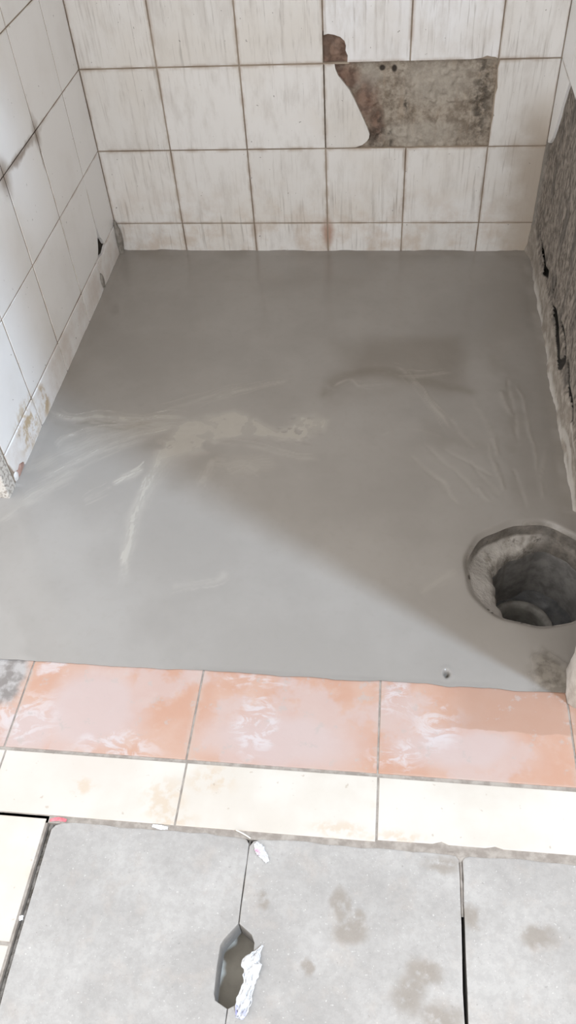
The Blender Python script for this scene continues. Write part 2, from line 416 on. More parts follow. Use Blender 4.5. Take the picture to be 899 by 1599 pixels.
tile_cache = {}
def tile(parent, mat, a0, a1, z0, z1, place, proud=0.0, poly=None, name='tile', gap=G, vgap=None):
    """place: 'back' (a = x), 'left' or 'right' (a = -y)"""
    vg = vgap or gap; w = a1 - a0 - 2 * vg; hgt = z1 - z0 - 2 * gap; ca = (a0 + a1) / 2; cz = (z0 + z1) / 2
    key = (round(w, 4), round(hgt, 4), place, mat.name)
    cell = (-w / 2 - vg, w / 2 + vg, -hgt / 2 - gap, hgt / 2 + gap)
    if poly is None:
        if key not in tile_cache:
            tile_cache[key] = prism_mesh('tile', [(-w / 2, -hgt / 2), (w / 2, -hgt / 2), (w / 2, hgt / 2), (-w / 2, hgt / 2)], TT, .0013, cell)
        me = tile_cache[key]
    else:
        s = -1 if place == 'left' else 1
        pl = [(s * (a - ca) if place != 'back' else a - ca, z - cz) for a, z in poly]
        if place == 'right': pl = [(a, z) for a, z in pl]
        me = prism_mesh('tile', pl, TT, .0010, cell)
    j = lambda k: (random.random() - .5) * k
    if place == 'back': loc = (ca, -proud, cz); rot = (j(.004), j(.006), j(.004))
    elif place == 'left': loc = (proud, -ca, cz); rot = (j(.004), j(.006), math.pi / 2 + j(.004))
    else: loc = (XR - proud, -ca, cz); rot = (j(.004), j(.006), -math.pi / 2 + j(.004))
    return link(name, me, mat, parent, loc, rot)

def chipped(p, q, amp, n, seed):
    """points from p to q with a broken, uneven line"""
    r = random.Random(seed); out = []
    for i in range(1, n):
        t = i / n; out.append((p[0] + (q[0] - p[0]) * t + (r.random() - .5) * amp, p[1] + (q[1] - p[1]) * t + (r.random() - .5) * amp))
    return out
for ri in range(5):
    for ci in range(6):
        a0, a1, z0, z1 = BX[ci], BX[ci + 1], ROWS[ri], ROWS[ri + 1]
        if ri == 0: z0 = -.012
        if ri == 2 and ci == 4: continue
        poly = None
        if ri == 2 and ci == 3:       # broken tile, only its left part is still on the wall
            poly = [(a0 + G, z0 + G), (.667, z0 + G), (.684, .2955), (.694, .303), (.7005, .312), (.702, .322), (.6965, .337), (.688, .356), (.675, .383), (.664, .406), (.652, .428), (.640, .443), (.626, .460), (.620, .474), (.618, z1 - G), (a0 + G, z1 - G)]
        if ri == 3 and ci == 3:       # corner knocked off
            poly = [(.6475, z0 + G), (a1 - G, z0 + G), (a1 - G, z1 - G), (a0 + G, z1 - G), (a0 + G, .5475), (.604, .550), (.618, .5475), (.632, .5425), (.6415, .534), (.6445, .524), (.6435, .514), (.6485, .503)]
        if ri == 3 and ci == 4:
            poly = [(a0 + G, z0 + G), (.93, z0 + G), (.955, z0 + .004), (.966, z0 + .0085), (.975, z0 + .006), (.985, z0 + .005), (a1 - G, z0 + .002), (a1 - G, z1 - G), (a0 + G, z1 - G)]
        if ri == 2 and ci == 5:
            poly = [(a0 + G, z0 + G), (a1 - G, z0 + G), (a1 - G, z1 - G), (a0 + G + .003, z1 - G), (a0 + G, z1 - .02), (a0 + G + .002, .44), (a0 + .006, .425), (a0 + G + .001, .41), (a0 + .004, .36), (a0 + G, .34)]
        tile(wall_back, TN if ri == 3 and ci in (3, 4) else TB, a0, a1, z0, z1, 'back', poly=poly)

# left wall
LY_END = .925
wall_left = struct(link('wall_left', box_mesh('wall_left', (-.16, -LY_END, -.12), (-.0125, .16, H)), PLASTER), 'white tiled side wall with a low skirting course')
LYS = [0.0, .1405, .3434, .5469, .7464, LY_END]
gl = [((-.0124, -LY_END, .165), (-.0016, .002, zT)), ((-.0124, -.095, -.05), (-.0016, .002, .165)), ((-.0124, -LY_END, -.05), (-.0016, -.2, .165)), ((-.0124, -.2, -.05), (-.0016, -.095, .062))]
plate('grout', gl, 1, GL, wall_left)
for ri in range(1, 5):
    for ci in range(5):
        a0, a1, z0, z1 = LYS[ci], LYS[ci + 1], ROWS[ri], ROWS[ri + 1]; poly = None
        if ri == 1 and ci == 0: poly = [(a0 + G, z0 + G), (.108, z0 + G), (.113, .096), (.119, .108), (.127, .116), (.131, .130), (.1335, .142), (a1 - .0023, .152), (a1 - G, z1 - G), (a0 + G, z1 - G)][::-1]
        if ri == 1 and ci == 1: poly = [(.178, z0 + G), (a1 - G, z0 + G), (a1 - G, z1 - G), (a0 + G, z1 - G), (a0 + .0023, .142), (.1475, .128), (.156, .114), (.164, .101), (.174, .092)][::-1]
        tile(wall_left, TL, a0, a1, z0, z1, 'left', poly=poly, gap=.0016, vgap=.0023)
link('cavity_shade_plate', box_mesh('cavity_shade_plate', (-.0124, -.198, .063), (-.0112, -.094, .16)), mat_simple('painted_hollow_shade', (.035, .029, .023), (.07, .058, .046), 60, .95, .1), wall_left)['label'] = 'dark plate painted as shade in the hollow behind the broken tile corner'  # thin dark plate; its colour stands in for the shade of a deep hole
SK = [.004, .196, .3434, .5469, .7464, .925]
for ci in range(5):
    a0, a1 = SK[ci], SK[ci + 1]; poly = None; z1 = ROWS[1] - .001
    if ci == 0: poly = [(a0, -.012), (a1 - .002, -.012), (a1 - .002, z1 - .004), (.176, z1 - .001), (.15, z1 - .006), (.135, z1 - .010), (.115, z1 - .004), (.09, z1), (a0, z1)][::-1]
    if ci == 4: poly = [(a0 + .0024, -.012), (.868, -.012), (.868, .010), (.874, .018), (.890, .026), (.902, .022), (.916, .030), (.920, .045), (a1 - G, .058), (a1 - G, z1 - G), (a0 + .0024, z1 - G)][::-1]
    tile(wall_left, TL, a0, a1, -.012, z1, 'left', proud=.0015, poly=poly, gap=.0013, vgap=.0024)
# knocked-off end of the skirting: pinkish bed, a dab of white filler
RED = mat_simple('pink_tile_bed', (.34, .20, .16), (.46, .31, .26), 40)
FILL = mat_simple('white_filler', (.62, .60, .58), (.74, .72, .70), 50, .9)
def lump(name, c, r, mat, parent, seed, n=3, amp=.35):
    bm = bmesh.new(); bmesh.ops.create_icosphere(bm, subdivisions=n, radius=1)
    for v in bm.verts:
        q = v.co; k = 1 + amp * (float(fbm(np.array([q.x * 1.3 + q.z * .7 + seed]), np.array([q.y * 1.3 - q.z * .9]), 1.7, 3, seed)[0]) - .5) * 2
        v.co = Vector((c[0] + q.x * r[0] * k, c[1] + q.y * r[1] * k, c[2] + q.z * r[2] * k))
    return link(name, bm_mesh(bm, name, n > 2), mat, parent)
lump('exposed_bed', (-.004, -.893, .012), (.006, .026, .016), RED, wall_left, 4)
lump('filler', (-.005, -.913, .014), (.007, .011, .015), FILL, wall_left, 8)
CEM = mat_simple('grey_cement_smear', (.20, .185, .165), (.33, .305, .275), 45)
lump('cement_smear', (.0035, -.196, .030), (.0035, .010, .022), CEM, wall_left, 5)
lump('cement_smear', (.006, -.012, .045), (.010, .012, .052), CEM, wall_left, 6)
# stone edging that closes the end of the left wall
TZ = mat_terrazzo()
tag(link('stone_edging', box_mesh('stone_edging', (-.165, -.965, -.03), (-.001, -.9265, H), .003), TZ), 'speckled stone edging standing at the end of the left wall', 'edging')

# right wall: stripped render, lumpy skirting, cracks
ny, nz = 420, 190
yy = np.linspace(.004, -1.296, ny); zz = np.concatenate([np.linspace(-.05, .20, 125), np.linspace(.205, .56, nz - 125)])
A, B_ = np.meshgrid(yy, zz, indexing='ij')
big = fbm(A, B_, 9, 4, 21); fine = fbm(A, B_, 45, 4, 22)
X = XR + .0065 + (big - .5) * .004 + (fine - .5) * .0022
fil = np.exp(-((A / .022) ** 2)) * sstep(.36, .27, B_)
X -= .010 * fil
top = .078 + .018 * (fbm(A, B_ * 0, 14, 3, 31) - .5) * 2 - .012 * sstep(-.45, -.6, A) * sstep(-.75, -.6, A)
sk = sstep(.008, -.010, B_ - top)
X -= sk * (.0035 + .003 * (fbm(A, B_, 22, 3, 33) - .5) * 2)
X -= .007 * sstep(.03, .0, B_) * (fbm(A, B_ * 0, 22, 4, 35))
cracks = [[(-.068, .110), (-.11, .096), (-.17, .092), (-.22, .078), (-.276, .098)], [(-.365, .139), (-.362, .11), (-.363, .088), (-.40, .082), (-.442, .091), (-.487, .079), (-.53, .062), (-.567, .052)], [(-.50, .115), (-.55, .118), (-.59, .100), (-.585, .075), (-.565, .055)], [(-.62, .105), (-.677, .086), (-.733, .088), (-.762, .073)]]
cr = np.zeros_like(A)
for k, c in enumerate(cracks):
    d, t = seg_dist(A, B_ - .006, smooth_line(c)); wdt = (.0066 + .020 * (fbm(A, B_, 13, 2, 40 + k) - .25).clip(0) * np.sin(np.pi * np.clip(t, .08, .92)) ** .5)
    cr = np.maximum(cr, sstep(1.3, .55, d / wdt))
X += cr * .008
open_ = cr > .22; kr = ~(open_[:-1, :-1] & open_[1:, 1:])        # the cracks are open into the hollow behind
pale = sstep(.026, .008, B_ + .012 * (fbm(A, B_, 30, 3, 51) - .5)) * sstep(.34, .52, fbm(A, B_, 22, 4, 52)) * sstep(-.05, -.2, A)
pale = np.maximum(pale, .8 * sstep(1.2, .5, seg_dist(A, B_, smooth_line([(-.74, .02), (-.80, .035), (-.86, .02), (-.93, .004)]))[0] / .012))
pale = np.maximum(pale, .6 * sstep(1.2, .4, seg_dist(A, B_, smooth_line([(-.765, .075), (-.80, .072), (-.843, .066)]))[0] / .004))
beyond = sstep(-.945, -.965, A)                 # broken away beside the drain
X += beyond * .035; sk *= (1 - beyond); pale *= (1 - beyond)
P = np.stack([X, A, B_], -1)
BR = mat_bare_render()
wall_right = struct(link('wall_right', box_mesh('wall_right', (XR + .055, -1.296, -.004), (XR + .3, .16, H)), PLASTER), 'stripped dark render wall with broken skirting')
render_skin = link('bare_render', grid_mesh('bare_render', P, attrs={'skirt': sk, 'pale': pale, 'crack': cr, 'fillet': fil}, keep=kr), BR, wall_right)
render_skin['label'] = 'dark streaky bare render with a cracked cement skirting'
bm = bmesh.new(); add_box(bm, (XR + .0105, -1.296, .545), (XR + .06, .004, H)); link('plaster_above', bm_mesh(bm, 'plaster_above'), PLASTER, wall_right)
plate('grout', [((XR + .002, -1.296, .4875), (XR + .0106, .0, zT))], 1, GL, wall_right)
RYS = [0.0, .1385, .3385, .5385, .7385, .9385, 1.1385, 1.294]
for ri in (3, 4):
    for ci in range(7): tile(wall_right, TL, RYS[ci], RYS[ci + 1], ROWS[ri], ROWS[ri + 1], 'right', gap=.0013)
tile(wall_right, TL, 0, .1385, ROWS[2], ROWS[3], 'right', poly=[(.001, .486), (.137, .486), (.118, .452), (.096, .408), (.072, .360), (.054, .331), (.030, .308), (.001, .297)][::-1])
# jamb at the mouth of the right wall
n1, n2 = 60, 80
def jamb():
    zs = np.linspace(-.05, H, n2); V = []
    ring = [(1.40, -1.2955), (1.16, -1.2955), (1.10, -1.2955), (1.084, -1.2975), (1.0775, -1.304), (1.0765, -1.32), (1.0765, -1.345), (1.078, -1.362), (1.085, -1.371), (1.10, -1.3735), (1.16, -1.3735), (1.40, -1.3735)]
    ring = np.array(ring); P = np.zeros((len(ring), n2, 3))
    zs = np.concatenate([np.linspace(-.05, .2, 45), np.linspace(.22, H, n2 - 45)])
    for i, (x, y) in enumerate(ring):
        nn = fbm(np.full(n2, x * 3 + y * 9), zs, 16, 4, 61) - .5
        w = .010 * sstep(.25, .0, zs) + .003
        P[i, :, 0] = x + nn * w * (1 if x < 1.3 else 0) - .002 * sstep(.05, 0, zs); P[i, :, 1] = y + nn * w * .5; P[i, :, 2] = zs
    return grid_mesh('jamb', P[::-1])
JM = mat_simple('worn_pale_plaster', (.36, .32, .285), (.54, .50, .46), 22, .9)
jb = struct(link('door_jamb', jamb(), JM), 'worn pale plaster jamb at the mouth of the right wall')
jb.name = 'trim_1'

# ---------------------------------------------------------------- wet screed floor
HC = np.array([1.046, -1.097]); HR = .118
def hole_r(th): return HR + .0025 * np.sin(2 * th + .6) + .0018 * np.sin(5 * th + 1) + .0012 * np.sin(11 * th)
xs = np.arange(-.42, 1.1901, .0031); ysf = np.arange(-1.346, .0121, .0031)
A, B_ = np.meshgrid(xs, ysf, indexing='ij')
dx = A - HC[0]; dy = B_ - HC[1]; r = np.hypot(dx, dy); th = np.arctan2(dy, dx); Rr = hole_r(th)
snap = np.abs(r - Rr) < .0023
A = np.where(snap, HC[0] + np.cos(th) * Rr, A); B_ = np.where(snap, HC[1] + np.sin(th) * Rr, B_)
r = np.where(snap, Rr, r)
inside = r < Rr - .0005
Z = (fbm(A, B_, 4, 3, 71) - .5) * .004 + (fbm(A, B_, 14, 3, 72) - .5) * .0014
Z -= .007 * sstep(.014, 0, r - Rr) ** 2
# uneven edge where the screed is pressed against the walls
eb = np.minimum(np.minimum(-B_, A), XR - A)
Z += sstep(.022, .0, -B_) * (.003 + .008 * (fbm(A, B_ * 0, 22, 3, 73) - .42).clip(0))
Z += sstep(.018, .0, A) * (A > -.02) * (.002 + .007 * (fbm(A * 0, B_, 20, 3, 74) - .42).clip(0)) * (B_ > -.93)
Z += sstep(.02, 0, XR - A) * .006 * (fbm(A * 0, B_, 24, 3, 75) - .3).clip(0) * (B_ > -.95)
pale = np.zeros_like(A); wet = np.zeros_like(A); raw = np.zeros_like(A)
WX = A + .016 * (fbm(A, B_, 16, 5, 81) - .5); WY = B_ + .016 * (fbm(A, B_, 16, 5, 82) - .5)
def streak(px, width, amt, hgt=0.0, taper=.35, seed=0, dark=False, brk=.3):
    stroke(px, width * (1 if dark else 1.5), amt * (1 if dark else .85), hgt, taper, seed, dark, brk)
    if not dark and amt > .3:                       # thin companions left by the trowel's edge
        q = random.Random(500 + seed)
        for k in range(4):
            ox, oy = q.uniform(-7, 7), q.uniform(-9, 9); i0 = q.choice((0, 0, 1)) if len(px) > 3 else 0
            stroke([(u + ox * q.uniform(.6, 1.4), v + oy * q.uniform(.6, 1.4)) for u, v in px[i0:]], width * q.uniform(.22, .5), amt * q.uniform(.6, 1.1), hgt * .8, .4, seed + 100 + 7 * k, False, .38)
def stroke(px, width, amt, hgt=0.0, taper=.35, seed=0, dark=False, brk=.3):
    L = smooth_line(fl(px)); mg = width * 2.2 + .014
    i0, i1 = np.searchsorted(xs, (L[:, 0].min() - mg, L[:, 0].max() + mg)); j0, j1 = np.searchsorted(ysf, (L[:, 1].min() - mg, L[:, 1].max() + mg))
    q = (slice(i0, i1), slice(j0, j1)); a, b = A[q], B_[q]
    if a.size == 0: return
    d, t = seg_dist(WX[q], WY[q], L); ln = np.linalg.norm(np.diff(L, axis=0), axis=1).sum()
    wd = width * (taper + (1 - taper) * np.sin(np.pi * np.clip(t, .02, .98)) ** .7)
    nz_ = sstep(brk - .15, brk + .30, fbm(a, b, 22, 4, 90 + seed))
    hair = .45 + .55 * sstep(.25, .7, vnoise(t * ln * 45, d * 520 + seed * 7.3, seed))   # bristle marks along the stroke
    ends = sstep(0, .12, t) * sstep(1, .85, t)
    mk = np.exp(-(d / (wd * .75)) ** 2) * amt * nz_ * hair * ends
    if dark: wet[q] = np.maximum(wet[q], np.exp(-(d / wd) ** 2) * amt * nz_)
    else: pale[q] = np.maximum(pale[q], mk)
    Z[q] += .4 * hgt * np.exp(-(d / (wd * .7)) ** 2) * nz_ * ends * hair
# broad laitance patch and the trowel arcs
patch = fl([(275, 662), (310, 652), (345, 648), (372, 640), (392, 648), (412, 662), (432, 676), (450, 668), (468, 652), (490, 646), (508, 656), (504, 672), (482, 682), (462, 692), (440, 688), (420, 682), (392, 682), (360, 684), (325, 690), (295, 690), (270, 700), (258, 690)])
pm = poly_mask(WX, WY, patch, .014) * (.35 + .65 * sstep(.30, .62, fbm(A, B_, 34, 5, 95))); pale = np.maximum(pale, .62 * pm)
pm2 = poly_mask(WX, WY, fl([(250, 690), (300, 676), (345, 690), (330, 704), (285, 712), (255, 722), (235, 740)]), .016); pale = np.maximum(pale, .55 * pm2 * sstep(.3, .5, fbm(A, B_, 30, 4, 96)))
pits = sstep(.66, .72, fbm(A, B_, 62, 2, 97)) * poly_mask(A, B_, fl([(395, 655), (480, 640), (510, 690), (440, 700)]), .01)
pale *= (1 - .9 * pits); Z -= .001 * pits
streak([(86, 642), (105, 652), (130, 654), (160, 651), (205, 656), (260, 650), (300, 656)], .011, .70, .0012, seed=1)
streak([(200, 658), (250, 664), (300, 668), (330, 660)], .010, .55, .0010, seed=2)
streak([(85, 700), (100, 684), (122, 678), (165, 668), (200, 664), (225, 662)], .010, .60, .0012, seed=3)
streak([(60, 745), (110, 724), (150, 704), (195, 684), (245, 672), (290, 664)], .012, .60, .0010, seed=4)
streak([(20, 790), (60, 766), (105, 740), (150, 716), (200, 694), (250, 682)], .010, .50, .0010, seed=5)
streak([(0, 812), (40, 784), (80, 760), (120, 742)], .012, .35, .0008, seed=6)
streak([(300, 684), (268, 700), (248, 722), (232, 752), (215, 790), (203, 830), (197, 870), (193, 920)], .011, .75, .0014, taper=.5, seed=7, brk=.2)
streak([(172, 758), (190, 748), (208, 738), (222, 728)], .009, .9, .0010, seed=8, brk=.1)
streak([(130, 785), (150, 772), (172, 760)], .006, .45, 0, seed=9)
streak([(300, 642), (340, 622), (380, 610), (420, 602), (452, 595)], .006, .55, .0009, seed=10)
streak([(250, 640), (300, 628), (350, 612), (390, 602)], .005, .35, .0006, seed=11)
streak([(330, 690), (400, 700), (450, 712), (500, 722)], .006, .35, .0006, seed=12)
streak([(350, 735), (380, 728), (405, 740)], .022, .40, 0, seed=13)
streak([(310, 760), (325, 735), (335, 715)], .012, .4, 0, seed=14)
streak([(265, 918), (300, 912), (340, 905), (358, 890)], .009, .40, .0006, seed=15)
streak([(120, 662), (150, 660), (180, 662)], .010, .85, -.0015, seed=16, dark=True, brk=.1)
streak([(90, 662), (120, 668), (150, 674)], .014, .3, 0, seed=17, dark=True)
streak([(300, 705), (330, 712), (300, 735), (275, 760)], .04, .35, 0, seed=18, dark=True)
stroke([(40, 740), (90, 712), (150, 688), (215, 668), (280, 660)], .030, .34, 0, .5, 201, False, .2)
stroke([(95, 655), (150, 662), (210, 668), (280, 668)], .024, .34, 0, .5, 202, False, .2)
stroke([(215, 800), (235, 760), (262, 722), (300, 700)], .026, .30, 0, .5, 203, False, .2)
stroke([(330, 720), (380, 728), (430, 722)], .035, .28, 0, .5, 204, False, .25)
stroke([(130, 662), (180, 668), (230, 662)], .012, .7, 0, .5, 205, True, .15)
stroke([(230, 700), (270, 690), (310, 700), (340, 720)], .03, .4, 0, .5, 206, True, .2)
# brown wet arc, part of the mortar reflection painted in, and its bright rims
streak([(508, 618), (522, 598), (548, 584), (585, 578), (625, 584), (660, 594), (700, 604), (730, 612)], .026, .85, -.0006, taper=.5, seed=20, dark=True, brk=.1)
streak([(615, 572), (632, 582), (650, 600), (668, 622), (684, 648), (702, 672)], .006, .55, .0014, seed=21)
streak([(620, 586), (660, 588), (705, 582)], .004, .45, .0010, seed=22)
streak([(520, 606), (545, 594), (565, 604), (600, 600)], .004, .4, .0008, seed=23)
streak([(590, 682), (620, 672), (660, 674), (695, 684)], .004, .25, .0012, seed=24)
rr = random.Random(12)
fan = [[(700, 655), (715, 675), (740, 705)], [(735, 620), (752, 650), (770, 690), (780, 715)], [(805, 600), (818, 625), (822, 660), (832, 700), (840, 745)], [(790, 590), (800, 640), (805, 690)], [(660, 690), (690, 720), (720, 745), (745, 775)], [(640, 710), (680, 750), (720, 790)], [(760, 690), (775, 730), (785, 770)], [(730, 720), (760, 755), (780, 780)], [(800, 730), (815, 770), (822, 800)], [(690, 700), (730, 725), (770, 745)], [(745, 760), (765, 785)], [(780, 610), (790, 630), (800, 655)], [(700, 770), (690, 755), (660, 735)], [(850, 700), (845, 740), (848, 780)], [(655, 930), (690, 905), (715, 890)]]
for k, f in enumerate(fan): streak(f, .004 + .003 * rr.random(), .24, .0017 * (1 if rr.random() < .6 else -1), seed=30 + k, brk=.15)
for k, f in enumerate([[(660, 660), (700, 690), (760, 700)], [(770, 560), (800, 620), (800, 700)]]): streak(f, .03, .3, 0, seed=50 + k, dark=True)
wet = np.maximum(wet, .5 * poly_mask(WX, WY, fl([(520, 535), (720, 525), (715, 610), (600, 590), (545, 590)]), .03))  # dark reflection of the bare mortar patch, painted into the floor colour
wet = np.maximum(wet, .55 * sstep(.06, .0, -B_) * sstep(.3, .6, fbm(A, B_, 12, 3, 98)))
wet = np.maximum(wet, .4 * sstep(.05, .0, XR - A) * sstep(.3, .6, fbm(A, B_, 12, 3, 99)))
wet *= (1 - pale)
# little pit near the edge, raw mortar by the jamb
pc = fl([(697, 1052)])[0]; d = np.hypot((A - pc[0]) / .7, B_ - pc[1]) + .010 * (fbm(A, B_, 75, 3, 58) - .5); Z += -.017 * np.exp(-(d / .0052) ** 2) + .0012 * np.exp(-((d - .012) / .004) ** 2); raw = np.maximum(raw, .8 * sstep(.011, .004, d))
jc = fl([(872, 1068)])[0]; d = np.hypot((A - jc[0]) / 1.2, B_ - jc[1]) + .075 * (fbm(A, B_, 26, 4, 60) - .5); jm = sstep(.058, .018, d)
raw = np.maximum(raw, jm); Z += jm * .007 * fbm(A, B_, 38, 4, 62) ** 1.5
raw = np.maximum(raw, .7 * sstep(.012, .0, r - Rr) * sstep(.4, .6, fbm(A, B_, 40, 3, 63)) * (dy > -.03))
# ragged front rim, feathered down onto the pink tiles
fr = sstep(.010, .0, B_ + 1.346); Z = Z * (1 - fr) + fr * .0006
B2 = np.where(B_ < -1.3455, -1.346 + .009 * (fbm(A, B_ * 0, 18, 4, 64) - .5), B_)
P = np.stack([A, B2, Z + .0012], -1)
ci = inside | (A > 1.1895)
kf = ~(inside[:-1, :-1] | inside[1:, :-1] | inside[1:, 1:] | inside[:-1, 1:])
SC = mat_screed()
floor = struct(link('floor', grid_mesh('floor', P, attrs={'pale': pale, 'wet': wet, 'raw': raw}, keep=kf), SC), 'freshly trowelled wet grey cement screed')
# sub-base under the screed, with the pit left open
UB = mat_simple('sub_base', (.16, .145, .125), (.24, .22, .195), 12)
bm = bmesh.new()
for lo, hi in [((-.42, -1.335, -.06), (.90, .0, -.012)), ((.90, -.95, -.06), (1.19, .0, -.012)), ((.90, -1.335, -.06), (1.19, -1.235, -.012))]: add_box(bm, lo, hi)
struct(link('screed_base', bm_mesh(bm, 'screed_base'), UB))

# ---------------------------------------------------------------- drain pit
drain = bpy.data.objects.new('drain_pit', None); COL.objects.link(drain); drain.location = (HC[0], HC[1], 0); drain.empty_display_size = .05
tag(drain, 'round open drain pit sunk in the wet screed beside the stripped wall', 'drain')
def rel(P): return P - np.array([HC[0], HC[1], 0])
IC = np.array([1.078, -1.105]); IR = .098
nt = 120; th = np.linspace(0, 2 * math.pi, nt + 1)
Ro = hole_r(th)
# the ledge is wide on the left and at the back left, and runs out on the other sides
deg = np.degrees(th)
ri = np.interp(deg, [0, 62, 78, 92, 108, 126, 146, 166, 190, 207, 226, 243, 256, 360], [.114, .114, .108, .088, .080, .079, .071, .066, .065, .068, .082, .105, .114, .114])
ri += .0025 * np.sin(7 * th + 1) * sstep(.11, .09, ri) + .0015 * np.sin(17 * th)
ri = np.minimum(ri, Ro - .004)
steep = [(0, -.0052), (.015, -.010), (.04, -.019), (.07, -.028), (.12, -.034), (.25, -.037), (.4, -.039), (.55, -.041), (.7, -.044), (.85, -.048), (.95, -.056), (1.0, -.070)]
slope = [-.0052, -.0062, -.0078, -.0098, -.0128, -.018, -.023, -.028, -.033, -.039, -.050, -.070]
smt = np.interp(deg, [0, 150, 178, 240, 262, 360], [0, 0, 1, 1, .6, 0])
P = np.zeros((nt + 1, len(steep), 3)); sm = np.zeros((nt + 1, len(steep))); ct = np.zeros_like(sm)
for j, (t, z) in enumerate(steep):
    rho = Ro + .0015 - (Ro + .0015 - ri) * t; x = HC[0] + rho * np.cos(th); y = HC[1] + rho * np.sin(th)
    nz_ = (fbm(np.cos(th) * 3 + 9, np.sin(th) * 3 + t * 2, 6, 4, 77) - .5)
    zz_ = z * (1 - smt) + slope[j] * smt
    P[:, j] = np.stack([x, y, zz_ + nz_ * .016 * math.sin(math.pi * min(t * 1.1, 1)) * (1 - smt)], -1)
    sm[:, j] = smt * .9 + (1 - smt) * (.75 if .1 < t < .8 else 0) * sstep(.42, .56, fbm(np.cos(th) * 3, np.sin(th) * 3 + t, 5, 3, 76)) * (deg < 240)
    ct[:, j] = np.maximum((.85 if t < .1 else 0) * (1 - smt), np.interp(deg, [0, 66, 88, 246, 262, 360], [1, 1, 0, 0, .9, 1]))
P[-1] = P[0]
DM = mat_drain()
link('collar', grid_mesh('collar', rel(P), attrs={'smear': sm, 'cut': ct}), DM, drain)['label'] = 'rough broken cement ledge around the pipe'
zb = np.linspace(-.066, -.30, 26); P = np.zeros((nt + 1, 26, 3))
for j, z in enumerate(zb):
    ir = ri + .0005 + .003 * (fbm(np.cos(th) * 4, np.sin(th) * 4 + z * 30, 3, 3, 78) - .5)
    P[:, j] = np.stack([HC[0] + ir * np.cos(th), HC[1] + ir * np.sin(th), np.full(nt + 1, z)], -1)
P[-1] = P[0]
DK = mat_simple('dark_slimy_pipe', (0.187, 0.178, 0.170), (0.323, 0.306, 0.289), 30, .55, .4)
link('barrel', grid_mesh('barrel', rel(P), ), DK, drain)
# benching with the mouth of the outlet pipe
BZ = -.20; oc = on(812, 978, 2, BZ)[:2]; orad = .050
prof = [(orad * .98, -.40), (orad * .98, BZ - .012), (orad + .003, BZ), (orad + .014, BZ), (orad + .016, BZ - .006)]
P = np.zeros((nt + 1, 2, 3))
P = np.zeros((nt + 1, len(prof), 3))
for j, (q, z) in enumerate(prof): P[:, j] = np.stack([oc[0] + q * np.cos(th), oc[1] + q * np.sin(th), np.full(nt + 1, z)], -1)
OP = mat_simple('cement_pipe_lip', (.24, .225, .205), (.36, .34, .31), 40, .6)
link('outlet_pipe', grid_mesh('outlet_pipe', rel(P)), OP, drain)['label'] = 'pale rim of the outlet pipe deep in the pit'
P = np.zeros((nt + 1, 14, 3))
for j in range(14):
    t = j / 13; a = np.stack([oc[0] + (orad + .014) * np.cos(th), oc[1] + (orad + .014) * np.sin(th)], -1); b = np.stack([IC[0] + .13 * np.cos(th), IC[1] + .13 * np.sin(th)], -1)
    q = a * (1 - t) + b * t; P[:, j, :2] = q; P[:, j, 2] = BZ - .006 + .016 * t + .008 * (fbm(q[:, 0], q[:, 1], 30, 3, 79) - .5)
P[-1] = P[0]
link('benching', grid_mesh('benching', rel(P)), mat_simple('wet_black_silt', (.05, .05, .052), (.10, .098, .096), 30, .35, .5), drain)
bm = bmesh.new(); bmesh.ops.create_circle(bm, cap_ends=True, segments=48, radius=.06)
for v in bm.verts: v.co += Vector((oc[0] - HC[0], oc[1] - HC[1], -.39))
link('pipe_bottom', bm_mesh(bm, 'pipe_bottom'), DK, drain)

# ---------------------------------------------------------------- threshold paving
PK = mat_pink(); CR = mat_cream()
BED = mat_simple('joint_mortar', (.24, .205, .175), (.34, .30, .26), 60, .9)
bm = bmesh.new()
for lo, hi in [((-.6, -1.62, -.12), (1.6, -1.336, -.0014)), ((-.6, -2.4, -.12), (.2815, -1.61, -.0014))]: add_box(bm, lo, hi)
pave = struct(link('floor_threshold', bm_mesh(bm, 'floor_threshold'), BED), 'threshold strip of pink and cream floor tiles')
def ftile(mat, x0, x1, y0, y1, name, poly=None, dz=0.0, gap=.0014):
    cx, cy = (x0 + x1) / 2, (y0 + y1) / 2; w = x1 - x0 - 2 * gap; hh = y1 - y0 - 2 * gap
    cell = (-w / 2 - gap, w / 2 + gap, -hh / 2 - gap, hh / 2 + gap)
    pl = [(-w / 2, -hh / 2), (w / 2, -hh / 2), (w / 2, hh / 2), (-w / 2, hh / 2)] if poly is None else [(a - cx, b - cy) for a, b in poly]
    me = prism_mesh('tile', pl, .0085, .0012, cell)
    j = lambda k: (random.random() - .5) * k
    return link(name, me, mat, pave, (cx, cy, dz + j(.0006)), (-math.pi / 2 + j(.003), j(.003), 0))
# plate faces look to -y in local space; turned by -90 degrees about x they look up
for me_flip in (0,): pass
for x0, x1 in ((-.427, -.127), (-.127, .173), (.173, .4735), (.4735, .7735), (.7735, 1.0735), (1.0735, 1.3735)):
    ftile(PK, x0, x1, -1.506, -1.339, 'pink_tile')
for x0, x1 in ((-.422, -.122), (-.122, .178), (.178, .4755), (.4755, .7745), (.7745, 1.0745), (1.0745, 1.3745)):
    y1 = -1.509; poly = None
    if abs(x0 - .7745) < .01:
        poly = [(x0 + .0018, -1.606), (.855, -1.605), (.868, -1.601), (.878, -1.605), (.93, -1.605), (.944, -1.602), (.955, -1.605), (x1 - .002, -1.605), (x1 - .002, y1 - .002), (x0 + .0018, y1 - .002)]
    ftile(CR, x0, x1, -1.610, y1, 'cream_tile', poly)
for x0, x1 in ((-.32, -.02), (-.02, .2795)):
    for y0, y1 in ((-1.787, -1.613), (-2.087, -1.789)): ftile(CR, x0, x1, y0, y1, 'cream_tile')
YARD = mat_simple('yard_concrete', (.30, .285, .27), (.38, .365, .35), 6, .9)
bm = bmesh.new()
